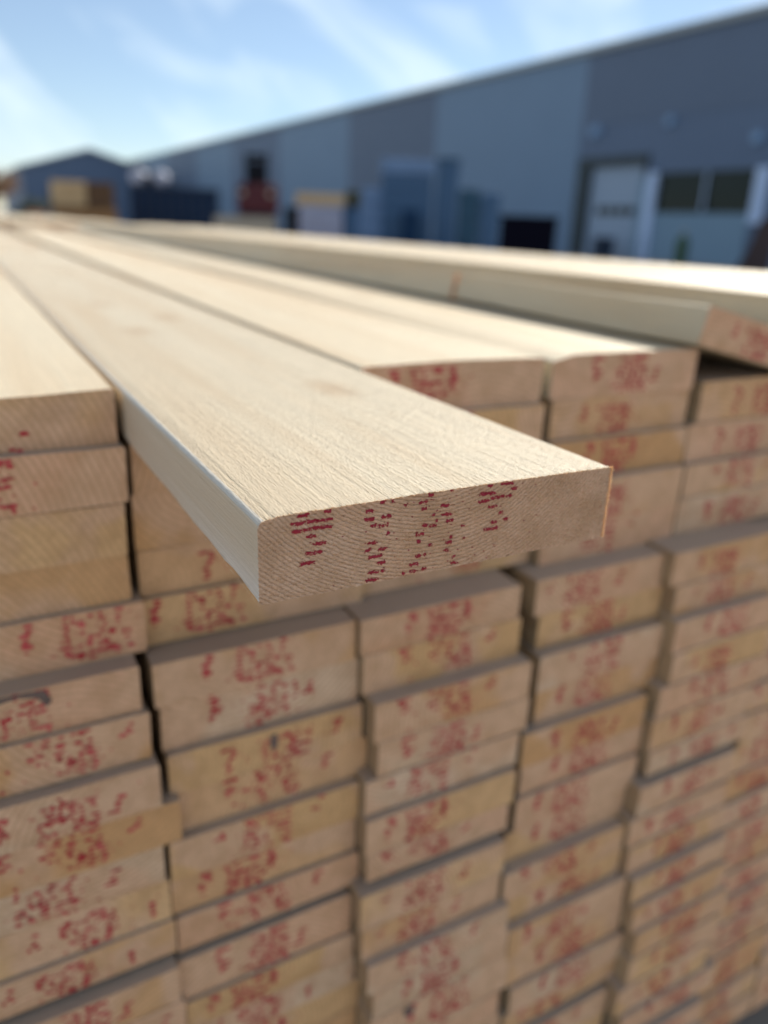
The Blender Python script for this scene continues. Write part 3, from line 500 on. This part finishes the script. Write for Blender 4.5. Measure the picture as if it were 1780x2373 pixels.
    for _ in range(900):      # along the top front arris
        x = rf.uniform(0.001, w_ - .0005)
        fibre((x, 0.0, tops(x / w_) - 0.0001), (rf.uniform(-.6, .6), rf.uniform(-1.2, .1), rf.uniform(-.1, .9)), rf.uniform(.0003, .0011), rf.uniform(.00003, .00007))
    for _ in range(1500):      # right arris, lit from behind
        z = rf.uniform(-t_, 0)
        fibre((w_ - rf.uniform(0, .0009), 0.0006, z), (rf.uniform(.3, 1), rf.uniform(-1.0, -.2), rf.uniform(-.6, .6)), rf.uniform(.0004, .0014), rf.uniform(.00004, .00010))
    for _ in range(160):      # bottom arris
        x = rf.uniform(0, w_)
        fibre((x, 0, -t_), (rf.uniform(-.6, .6), rf.uniform(-.6, .3), -rf.uniform(.1, .8)), rf.uniform(.0002, .0008), rf.uniform(.00003, .00006))
    for _ in range(240):      # left lower arris running back
        y = rf.uniform(0, 0.2)
        fibre((0.0, y, -t_ + .0003), (rf.uniform(-.6, .1), rf.uniform(-.8, .8), -rf.uniform(.1, .9)), rf.uniform(.0003, .0013), rf.uniform(.00003, .00008))
    for _ in range(2300):      # fuzz standing on the top face
        x = rf.uniform(0.003, w_ - .001); y = rf.uniform(0.0, 0.11) ** 1.0
        fibre((x, y, tops(x / w_) - 0.00004), (rf.uniform(-.3, .3), rf.choice((-1, -1, 1)), rf.uniform(.02, .28)), rf.uniform(.0005, .0018), rf.uniform(.00002, .00005), .3)
    for _ in range(2600):      # crumbs on the end face
        x = rf.uniform(0.003, w_ - .003); z = rf.uniform(-t_ + .001, -.002)
        fibre((x, -0.0001, z), (rf.uniform(-1, 1), rf.uniform(-.5, 0), rf.uniform(-.6, .6)), rf.uniform(.0004, .0013), rf.uniform(.00006, .00016))
    me = bpy.data.meshes.new("frayed_fibres"); fb.to_mesh(me); fb.free()
    mf, FN, FL, FB = newmat("loose_fibre"); FB.inputs['Base Color'].default_value = (0.85, 0.68, 0.46, 1); FB.inputs['Roughness'].default_value = 0.6
    tr = FN.new('ShaderNodeBsdfTranslucent'); tr.inputs[0].default_value = (1.0, 0.76, 0.46, 1); ms = FN.new('ShaderNodeMixShader'); ms.inputs[0].default_value = 0.45
    FL.new(FB.outputs[0], ms.inputs[1]); FL.new(tr.outputs[0], ms.inputs[2]); FL.new(ms.outputs[0], FN['Material Output'].inputs[0])
    f = link("frayed_fibres", me, mf, root)
    f['kind'] = 'stuff'
    return root
hero()
# ------------------------------------------------------------------ bearers under the pack and the pack behind
M_OLD = mat_plain("weathered_timber", (0.36, 0.28, 0.20), 0.8, 0, 0.25, 1, 0.3, (40, 3, 40), 0.001)
for i, y in enumerate((0.5, 2.2, 3.9)):
    o = MB().box(-0.28, 1.2, y - 0.05, y + 0.05, GZ, -0.757, 0.003).build("bearer", M_OLD)
    tag(o, ["squared timber bearer under the front of the board pack", "squared timber bearer under the middle of the board pack", "squared timber bearer under the far end of the board pack"][i], "bearer", "bearers under the board pack")

def lumber_pack(label, loc, rz, nx, nz, bw, bh, ln, tone, group=None, bearer=True, seed=1, jit=0.02, straps=True, cat="lumber pack"):
    """a pack of boards seen at a distance: layers with board ends, straps and bearers"""
    root = empty("lumber_pack", loc, rz, label=label, cat=cat, group=group)
    rr = random.Random(seed); b = MB(); z = 0.1 if bearer else 0.0
    for k in range(nz):
        for i in range(nx):
            y0 = rr.uniform(-jit, jit)
            b.box(i * bw + 0.002, (i + 1) * bw - 0.002, y0, ln + rr.uniform(-jit, jit), z + k * bh + 0.001, z + (k + 1) * bh - 0.001, 0.0015 if bh < .05 else 0)
    b.build("stacked_layers", tone, root)
    if bearer:
        for y in (ln * .15, ln * .85):
            MB().box(0, nx * bw, y - .05, y + .05, 0, 0.1).build("bearer", M_OLD, root)
    if straps:
        for y in (ln * .25, ln * .75):
            MB().box(-0.006, nx * bw + 0.006, y - .01, y + .01, z + nz * bh, z + nz * bh + 0.004).box(-0.01, -0.004, y - .01, y + .01, z, z + nz * bh).build("strap", M_DARK, root)
    return root
M_DARK = mat_plain("dark_plastic", (0.012, 0.013, 0.018), 0.8, spec=0.1)
M_TAN = mat_plain("fresh_timber", (0.62, 0.44, 0.25), 0.75, 0, 0.22, 1, 0.3, (14, 1.5, 22))
M_BRN = mat_plain("brown_timber", (0.36, 0.20, 0.09), 0.8, 0, 0.3, 1, 0.3, (5, 1.5, 12))
M_GRY = mat_plain("grey_timber", (0.42, 0.36, 0.29), 0.8, 0, 0.25, 1, 0.3, (8, 1.5, 22))
lumber_pack("pale board pack standing behind the far end of the near pack", (-0.95, 4.75, GZ), R(-0.5), 14, 26, 0.13, 0.0313, 4.9, mat_plain("pale_timber", (0.74, 0.62, 0.45), 0.75, 0, 0.12, 1, 0.3, (14, 1.5, 22)), seed=5)

# ------------------------------------------------------------------ warehouse, 24 m to the right, parallel with the boards
def ribbed(name, col, rough=0.55):
    m, N, L, B = newmat(name)
    tc = N.new('ShaderNodeTexCoord'); wv = N.new('ShaderNodeTexWave'); wv.wave_type = 'BANDS'; wv.bands_direction = 'Y'; wv.inputs['Scale'].default_value = 1.3
    L.new(tc.outputs['Object'], wv.inputs['Vector'])
    n = noisen(N, L, tc.outputs['Object'], 0.4, 4, 0.6)
    c = mixc(N, L, n, tuple(x * .92 for x in col), tuple(x * 1.08 for x in col)); L.new(c, B.inputs['Base Color'])
    B.inputs['Roughness'].default_value = rough; B.inputs['Metallic'].default_value = 0.0
    bp = N.new('ShaderNodeBump'); bp.inputs['Distance'].default_value = 0.02; L.new(wv.outputs[0], bp.inputs['Height']); L.new(bp.outputs[0], B.inputs['Normal'])
    return m
M_CLL = ribbed("light_cladding", (0.155, 0.24, 0.36)); M_CLD = ribbed("dark_cladding", (0.10, 0.142, 0.222))
M_CLM = ribbed("middle_cladding", (0.10, 0.148, 0.24))
M_TRIM = mat_plain("roof_trim", (0.30, 0.33, 0.34), 0.5); M_DOOR = mat_plain("door_panel", (0.30, 0.38, 0.50), 0.45)
M_FRAME = mat_plain("dark_frame", (0.04, 0.055, 0.065), 0.6); M_WHITE = mat_plain("pale_paint", (0.50, 0.62, 0.85), 0.5)
M_LOW = mat_plain("pale_wall", (0.20, 0.30, 0.40), 0.7); M_LAMP = mat_plain("lamp_housing", (0.20, 0.32, 0.50), 0.4)
def glassm():
    m, N, L, B = newmat("window_glass"); B.inputs['Base Color'].default_value = (0.012, 0.02, 0.02, 1); B.inputs['Roughness'].default_value = 0.05
    B.inputs['Specular IOR Level'].default_value = 0.2; return m
M_GLASS = glassm()
def warehouse():
    X = 24.0; Y0 = 28.33; H = 6.95 - GZ
    root = empty("warehouse", (X, 0, GZ), label="long blue-grey metal warehouse with light and dark cladding bands and a roller door", cat="warehouse")
    def yy(s): return Y0 - s
    bands = [(-95.5, -83, 0), (-83, -71, 1), (-71, -58, 0), (-58, -46, 1), (-46, -34.1, 0), (-34.1, -21.6, 1), (-21.6, -10.8, 0), (-10.8, 0.85, 1)]
    for a, b, li in bands:
        MB().box(0, 0.2, yy(b), yy(a), 0, H).build("wall_panel", M_CLL if li else (M_CLD if a > -40 else M_CLM), root)
    # right bay around the door and windows (upper band, lower band, pieces)
    MB().box(0, 0.2, yy(45), yy(0.85), 4.2 - GZ, H).build("wall_panel", M_CLD, root)
    zt = 2.98 - GZ
    MB().box(0.02, 0.2, yy(45), yy(0.85), zt, 4.2 - GZ - .002).build("wall_panel", M_CLM, root)
    MB().box(0.02, 0.2, yy(45), yy(4.9), 2.28 - GZ, zt - .002).build("wall_panel", M_CLM, root)
    MB().box(0.03, 0.2, yy(9.75), yy(5.0), 0, 0.88 - GZ).build("lower_wall", M_LOW, root)
    MB().box(0.02, 0.2, yy(45), yy(9.8), 0, 2.275 - GZ).build("wall_panel", M_CLM, root)
    MB().box(-0.12, 30, yy(45), yy(-95.5), H + .003, H + 0.14).build("roof", M_TRIM, root)
    MB().box(-0.15, 0.0, yy(45), yy(-95.5), H - 0.10, H + .0).build("gutter", M_TRIM, root)
    MB().box(0.2, 30, yy(-95.3), yy(-95.5), 0, H).build("end_wall", M_CLM, root)
    MB().box(29.8, 30, yy(45), yy(-95.3), 0, H).box(0.21, 29.79, yy(45), yy(44.8), 0, H).build("rear_wall", M_CLM, root)
    # roller door
    d = MB().box(0.16, 0.2, yy(4.55), yy(1.7), 0, 2.62 - GZ)
    for z in (0.6, 1.2, 1.8, 2.4, 3.0): d.box(0.15, 0.159, yy(4.5), yy(1.75), z - .01, z + .01)
    dr = d.build("roller_door", M_DOOR, root)
    for k in range(4):
        MB().box(0.13, 0.148, yy(2.2 + k * .56 + .44), yy(2.2 + k * .56), 0.78 - GZ, 1.1 - GZ).build("door_window", M_GLASS, dr)
    MB().box(-0.06, 0.19, yy(1.65), yy(0.95), 0, 2.62 - GZ).build("door_frame", M_FRAME, root)
    MB().box(-0.05, 0.19, yy(4.88), yy(0.95), 2.625 - GZ, zt - .004).build("door_frame", M_FRAME, root)
    MB().box(-0.02, 0.19, yy(4.98), yy(4.6), 0, 2.1 - GZ).build("door_frame", M_LOW, root)
    for a, b in ((5.05, 5.5), (9.82, 10.3)):
        MB().box(-0.12, 0.018, yy(b), yy(a), 0.55 - GZ if a > 9 else 0, 2.3 - GZ).build("pillar", M_WHITE, root)
    for a, b in ((5.6, 7.72), (7.78, 9.75)):
        wd = MB().box(0.0, 0.05, yy(b), yy(b) + .05, .88 - GZ, 2.28 - GZ).box(0.0, 0.05, yy(a) - .05, yy(a), .88 - GZ, 2.28 - GZ).box(0, .05, yy(b) + .052, yy(a) - .052, .88 - GZ, .93 - GZ).box(0, .05, yy(b) + .052, yy(a) - .052, 2.23 - GZ, 2.28 - GZ).build("window", M_FRAME, root)
        MB().box(0.055, 0.07, yy(b) + .02, yy(a) - .02, .89 - GZ, 2.27 - GZ).build("window_pane", M_GLASS, wd)
    MB().box(-0.03, 0.0, yy(7.78), yy(7.72), .93 - GZ, 2.23 - GZ).build("mullion", M_WHITE, root)
    for s, z, r_ in ((1.74, 3.95, .27), (5.69, 4.02, .20), (9.57, 3.2, .22)):
        MB().cyl((0.0, yy(s), z - GZ), (-0.16, yy(s), z - GZ), r_, r_ * .8, 20).build("wall_lamp", M_LAMP, root)
    MB().cyl((-0.08, yy(5.3), 0), (-0.08, yy(5.3), .9), 0.05).build("downpipe", M_FRAME, root)
warehouse()

def gable_hall():
    root = empty("gable_hall", (7.9, 96, GZ), label="distant grey-blue hall with a low gable roof at the left", cat="hall")
    hE, hP = 4.25 - GZ, 6.35 - GZ
    MB().prism([(0, 0), (14.4, 0), (14.4, hE), (7.0, hP), (0, hE)], 0, 30).build("wall", M_CLM, root)
    MB().prism([(-.3, hE - .03), (7.0, hP + .03), (14.7, hE - .03), (14.7, hE + .2), (7.0, hP + .28), (-.3, hE + .2)], -0.3, 30.3).build("roof", M_TRIM, root)
    MB().box(2.5, 6, -0.06, -0.01, 0, 3.4).build("gate", M_FRAME, root)
gable_hall()

# ------------------------------------------------------------------ yard goods in front of the warehouse
def leafy(name, label, loc, h, rx, rz_, zc, n, cols, trunk=True, seed=1, cat="tree"):
    root = empty(name, loc, 0, label=label, cat=cat); rr = random.Random(seed)
    bm = bmesh.new()
    cl = [Vector((rr.gauss(0, .45) * rx, rr.gauss(0, .45) * rx, zc + rr.gauss(0, .42) * rz_)) for _ in range(26)]
    for _ in range(n):
        c = rr.choice(cl); p = c + Vector((rr.gauss(0, .2) * rx, rr.gauss(0, .2) * rx, rr.gauss(0, .18) * rz_))
        if p.z < 0.05: continue
        a = Vector((rr.uniform(-1, 1), rr.uniform(-1, 1), rr.uniform(-1, 1))).normalized(); b = a.orthogonal().normalized(); s = rr.uniform(.05, .12) * (h / 4 + .4)
        f = bm.faces.new([bm.verts.new(p + q) for q in (a * s, b * s * .6, -a * s, -b * s * .6)]); f.material_index = rr.randrange(len(cols))
    me = bpy.data.meshes.new("crown"); bm.to_mesh(me); bm.free(); link("crown", me, cols, root)
    if trunk:
        t = MB().cyl((0, 0, 0), (0.05, 0, zc), h * .035, h * .018)
        for k in range(6):
            a = k * 1.05; t.cyl((0.02, 0, zc * (.5 + .07 * k)), (math.cos(a) * rx * .6, math.sin(a) * rx * .6, zc + rz_ * .3), h * .013, h * .004, 7)
        t.build("trunk", M_OLD, root)
L1 = mat_plain("autumn_leaf", (0.22, 0.10, 0.03), 0.7); L2 = mat_plain("rust_leaf", (0.14, 0.055, 0.02), 0.7); L3 = mat_plain("dark_leaf", (0.03, 0.045, 0.03), 0.7); L4 = mat_plain("green_leaf", (0.05, 0.07, 0.035), 0.7)
leafy("autumn_tree", "rust-brown autumn tree at the far left edge beyond the packs", (2.2, 55, GZ), 4.2, 1.5, 1.4, 2.3, 5200, [L1, L1, L2], True, 2)
leafy("bush", "dark green bush between the rust-brown tree and the gable hall", (4.4, 50, GZ), 1.7, .75, .7, .95, 2600, [L3, L3, L4], True, 3, "bush")
M_ORG = mat_plain("orange_tarp", (0.45, 0.20, 0.13), 0.6)
def traffic_cone(loc):
    root = empty("orange_barrier", loc, .4, label="small orange barrier block beside the brown lumber stack at far left", cat="barrier")
    MB().prism([(-.6, 0), (.6, 0), (.45, .25), (.3, .95), (-.3, .95), (-.45, .25)], -.2, .2).build("block", M_ORG, root)
    MB().box(-.62, .62, -.25, .25, 0, .06).build("foot", M_DARK, root)
traffic_cone((3.35, 36, GZ))
# brown lumber stack, its tan ends toward us
lumber_pack("tan timber pack on top of the brown stack at the left", (3.3, 29.6, GZ + 1.08), R(-5), 10, 8, 0.105, 0.095, 3.2, M_TAN, "packs of the brown stack at the left", True, 7, .06)
lumber_pack("lower brown timber pack of the stack at the left", (3.3, 29.6, GZ), R(-5), 19, 10, 0.105, 0.098, 3.2, M_BRN, "packs of the brown stack at the left", True, 8, .06)
lumber_pack("dark brown timber pack on top at the right of the stack", (4.42, 29.55, GZ + 1.08), R(-5), 8, 8, 0.105, 0.095, 3.2, mat_plain("dark_timber", (0.16, 0.09, 0.05), .8, 0, .3, 1, .3, (5, 2, 12)), "packs of the brown stack at the left", True, 9, .06)
M_NAVY = mat_plain("navy_steel", (0.014, 0.032, 0.075), 0.8, spec=0.1); M_NAVD = mat_plain("dark_navy_steel", (0.014, 0.026, 0.055), 0.5)
def container():
    root = empty("skip_container", (6.7, 34.1, GZ), R(-13.5), label="long dark navy steel container in front of the warehouse", cat="container")
    b = MB().box(0, 3.5, 0, 2.3, 0.15, 1.95, .02)
    b.build("body", M_NAVY, root)
    for k in range(9): MB().box(.1 + k * .41, .2 + k * .41, -.06, -.002, .2, 1.85).build("rib", M_NAVD, root)
    MB().box(-.03, 3.53, -.08, 2.36, 1.953, 2.05).build("rim", M_NAVD, root)
    MB().box(0.2, 3.3, .2, .4, 0, .148).box(.2, 3.3, 1.9, 2.1, 0, .148).build("skid", M_DARK, root)
container()
M_BAG = mat_plain("white_bulk_bag", (0.46, 0.47, 0.56), 0.6)
for i, (x, y, lab) in enumerate(((7.14, 34.35, "left of the two pale bulk bags on the navy container"), (7.95, 34.15, "right of the two pale bulk bags on the navy container"))):
    root = empty("bulk_bag", (x, y, GZ + 2.05), R(-10), label=lab, cat="bag", group="pale bulk bags on the container")
    MB().ball((0, .3, .34), .36, 1, .9, .95, 3, .05).build("sack", M_BAG, root, smooth=True)
    MB().cyl((-.2, .3, .6), (-.1, .3, .8), .015).cyl((0.0, .3, .8), (-.1, .3, .8), .015).cyl((.1, .3, .6), (0, .3, .8), .015).build("lifting_loop", M_DARK, root)
def crate(name, label, loc, rz, sx, sy, sz, mat, cat, lidmat=None):
    root = empty(name, loc, rz, label=label, cat=cat)
    MB().box(0, sx, 0, sy, .1, sz, .015).build("body", mat, root)
    MB().box(-.02, sx + .02, -.02, sy + .02, sz + .002, sz + .05, .008).build("lid", lidmat or mat, root)
    for x in (0.05, sx - .15): MB().box(x, x + .1, 0, sy, 0, .098).build("foot", M_DARK, root)
    return root
crate("tool_box", "small dark box standing between the two pale bulk bags", (7.4, 34.3, GZ + 2.052), R(-10), .3, .4, .35, M_DARK, "box")
def forklift():
    root = empty("forklift", (8.05, 24.45, GZ), R(-18), label="red forklift with a dark cab parked in front of the warehouse", cat="forklift")
    M_RED = mat_plain("red_paint", (0.075, 0.008, 0.014), 0.6)
    MB().box(0.0, 1.15, 0, 2.2, .35, 1.15, .05).build("chassis", M_NAVD, root)
    MB().box(-.05, 1.2, -.25, 1.9, 1.153, 1.98, .10).build("body", M_RED, root)
    MB().box(.28, .34, .2, .26, 1.98, 2.75).box(.84, .9, .2, .26, 1.98, 2.75).box(.28, .34, 1.5, 1.56, 1.98, 2.75).box(.84, .9, 1.5, 1.56, 1.98, 2.75).box(.34, .84, .15, 1.6, 2.05, 2.6).box(.36, .82, .28, 1.48, 2.0, 2.62).build("cab", M_DARK, root)
    MB().box(.25, .93, .1, 1.65, 2.752, 2.83, .02).build("cab_roof", M_DARK, root)
    for x in (-.02, .95):
        for y in (.3, 1.8): 
            w = MB().cyl((x, y, .38), (x + .25, y, .38), .38, None, 24).build("wheel", M_DARK, root)
            MB().cyl((x - .01, y, .38), (x + .26, y, .38), .18, None, 16).build("rim", M_GRY, w)
    MB().box(.25, .33, 2.25, 2.35, .2, 3.0).box(.85, .93, 2.25, 2.35, .2, 3.0).box(.33, .85, 2.27, 2.33, 2.85, 2.95).build("mast", M_DARK, root)
    for x in (.3, .8): MB().box(x, x + .12, 2.4, 3.4, .2, .25).build("fork", M_DARK, root)
    for x in (.1, .95): MB().cyl((x, -.26, 1.7), (x, -.3, 1.7), .08).build("headlight", M_GRY, root)
forklift()
lumber_pack("low grey-brown timber pack in front of the red forklift", (4.5, 15.2, GZ), R(-18), 9, 9, 0.13, 0.10, 3.0, M_GRY, None, True, 12, .04)
crate("storage_box", "small black box right of the low grey-brown pack", (5.78, 14.7, GZ), R(-18), .24, .5, 1.16, M_DARK, "box")
M_LIL = mat_plain("lilac_film", (0.34, 0.35, 0.46), 0.35, 0, .15, 8); M_BLU = mat_plain("blue_film", (0.065, 0.125, 0.225), 0.6, 0, .3, 5, .12, (6, 6, 1.5), .01); M_BLL = mat_plain("light_blue_film", (0.14, 0.225, 0.38), 0.5, 0, .25, 4, .2)
M_BLD = mat_plain("deep_blue_film", (0.010, 0.035, 0.085), 0.6, 0, .3, 4, .1); M_TEAL = mat_plain("teal_film", (0.04, 0.09, 0.145), 0.6, 0, .3, 4, .1)
def pallet_load(label, loc, rz, sx, sy, sz, mat, topmat=None, toph=0.0, seed=1, group="film-wrapped pallet loads by the warehouse wall"):
    root = empty("wrapped_pallet", loc, rz, label=label, cat="pallet load", group=group); rr = random.Random(seed)
    p = MB()
    for k in range(5): p.box(k * sx / 5 + .01, (k + 1) * sx / 5 - .02, 0, sy, .11, .14)
    for k in (0, .45, .9): p.box(k * sx, k * sx + .1 * sx, 0, sy, 0, .108)
    p.build("pallet", M_OLD, root)
    b = MB(); nl = max(2, int((sz - .14) / .28)); hh = (sz - .15) / nl
    for k in range(nl):
        j = rr.uniform(-.012, .012); b.box(.02 + j, sx - .02 + j, .02, sy - .02, .142 + k * hh, .142 + (k + 1) * hh - .006, .03)
    b.build("wrapped_goods", mat, root)
    if topmat: MB().box(-.01, sx + .01, -.01, sy + .01, sz - .002, sz + toph, .03).build("top_sheet", topmat, root)
    return root
pallet_load("lilac-white wrapped pallet load under tan timber", (7.44, 18.35, GZ), R(-22), 1.16, 1.2, 1.34, M_LIL, seed=1)
lumber_pack("tan timber bundle lying on the lilac-white wrapped pallet", (7.5, 18.45, GZ + 1.345), R(-22), 9, 3, 0.13, 0.085, 1.8, M_TAN, None, False, 15, .03, False, "timber bundle")
crate("olive_crate", "dark olive crate right of the tan timber bundle", (8.62, 17.95, GZ + 1.30), R(-22), .34, .8, .34, mat_plain("olive", (0.06, 0.06, 0.03), .7), "crate")
crate("grey_drum_box", "blue-grey box under the dark olive crate", (8.6, 17.98, GZ), R(-22), .4, .9, 1.24, M_BLU, "box")
pallet_load("low blue wrapped pallet load left of the tall one", (7.52, 15.05, GZ), R(-27), .62, 1.1, 1.66, M_BLL, seed=2)
pallet_load("tall blue wrapped pallet load with a pale top sheet", (7.86, 14.75, GZ), R(-27), 1.06, 1.1, 1.92, M_BLU, M_BLL, .28, seed=3)
pallet_load("tall dark blue wrapped load right of the pale-topped one", (8.86, 14.25, GZ), R(-30), .46, 1.0, 2.22, M_BLU, M_TEAL, .03, seed=4)
pallet_load("low teal wrapped pallet load beside the black bin", (9.24, 14.0, GZ), R(-32), .46, 1.0, 1.72, M_TEAL, seed=5)
pallet_load("low blue wrapped pallet load, rightmost of the blue loads", (9.64, 13.75, GZ), R(-33), .42, 1.0, 1.66, M_BLU, seed=6)
pallet_load("small deep blue wrapped load in front of the tall loads", (7.95, 14.0, GZ), R(-27), .34, .6, 1.25, M_BLD, seed=7)
M_BLK = mat_plain("black_steel", (0.004, 0.004, 0.010), 0.9, spec=0.05)
crate("black_bin", "black steel bin standing below the light wall panel", (7.63, 10.3, GZ), R(-38), .88, .8, 1.12, M_BLK, "bin")
M_GRN = mat_plain("green_paint", (0.03, 0.075, 0.035), 0.5)
def bottle(loc):
    root = empty("gas_bottle", loc, 0, label="green gas bottle standing under the windows", cat="gas bottle")
    MB().cyl((0, 0, 0), (0, 0, .85), .16, None, 20).cyl((0, 0, .85), (0, 0, 1.0), .16, .05, 20).build("tank", M_GRN, root, smooth=False)
    MB().cyl((0, 0, 1.0), (0, 0, 1.1), .03).cyl((-.06, 0, 1.07), (.06, 0, 1.07), .015).build("valve", M_GRY, root)
bottle((16.35, 14.4, GZ))
M_DBR = mat_plain("dark_brown_board", (0.045, 0.028, 0.03), 0.7)
def leaning(loc):
    root = empty("panel_bundle", loc, R(-52), label="dark brown panels leaning together at the right edge", cat="panels")
    for k, (a, h) in enumerate(((0.0, 1.42), (.09, 1.36), (.17, .9))):
        m = MB(); m.prism([(-.05 - a * 2.2, 0), (.42 - a, 0), (.45 - a * .3, h), (.12 - a * .4, h - .03)], k * .05, k * .05 + .035); m.build("panel", M_DBR, root)
leaning((15.0, 11.35, GZ))
crate("grey_case", "small dark case at the foot of the roller door", (22.9, 24.2, GZ), 0, .6, .6, .75, M_NAVD, "case")
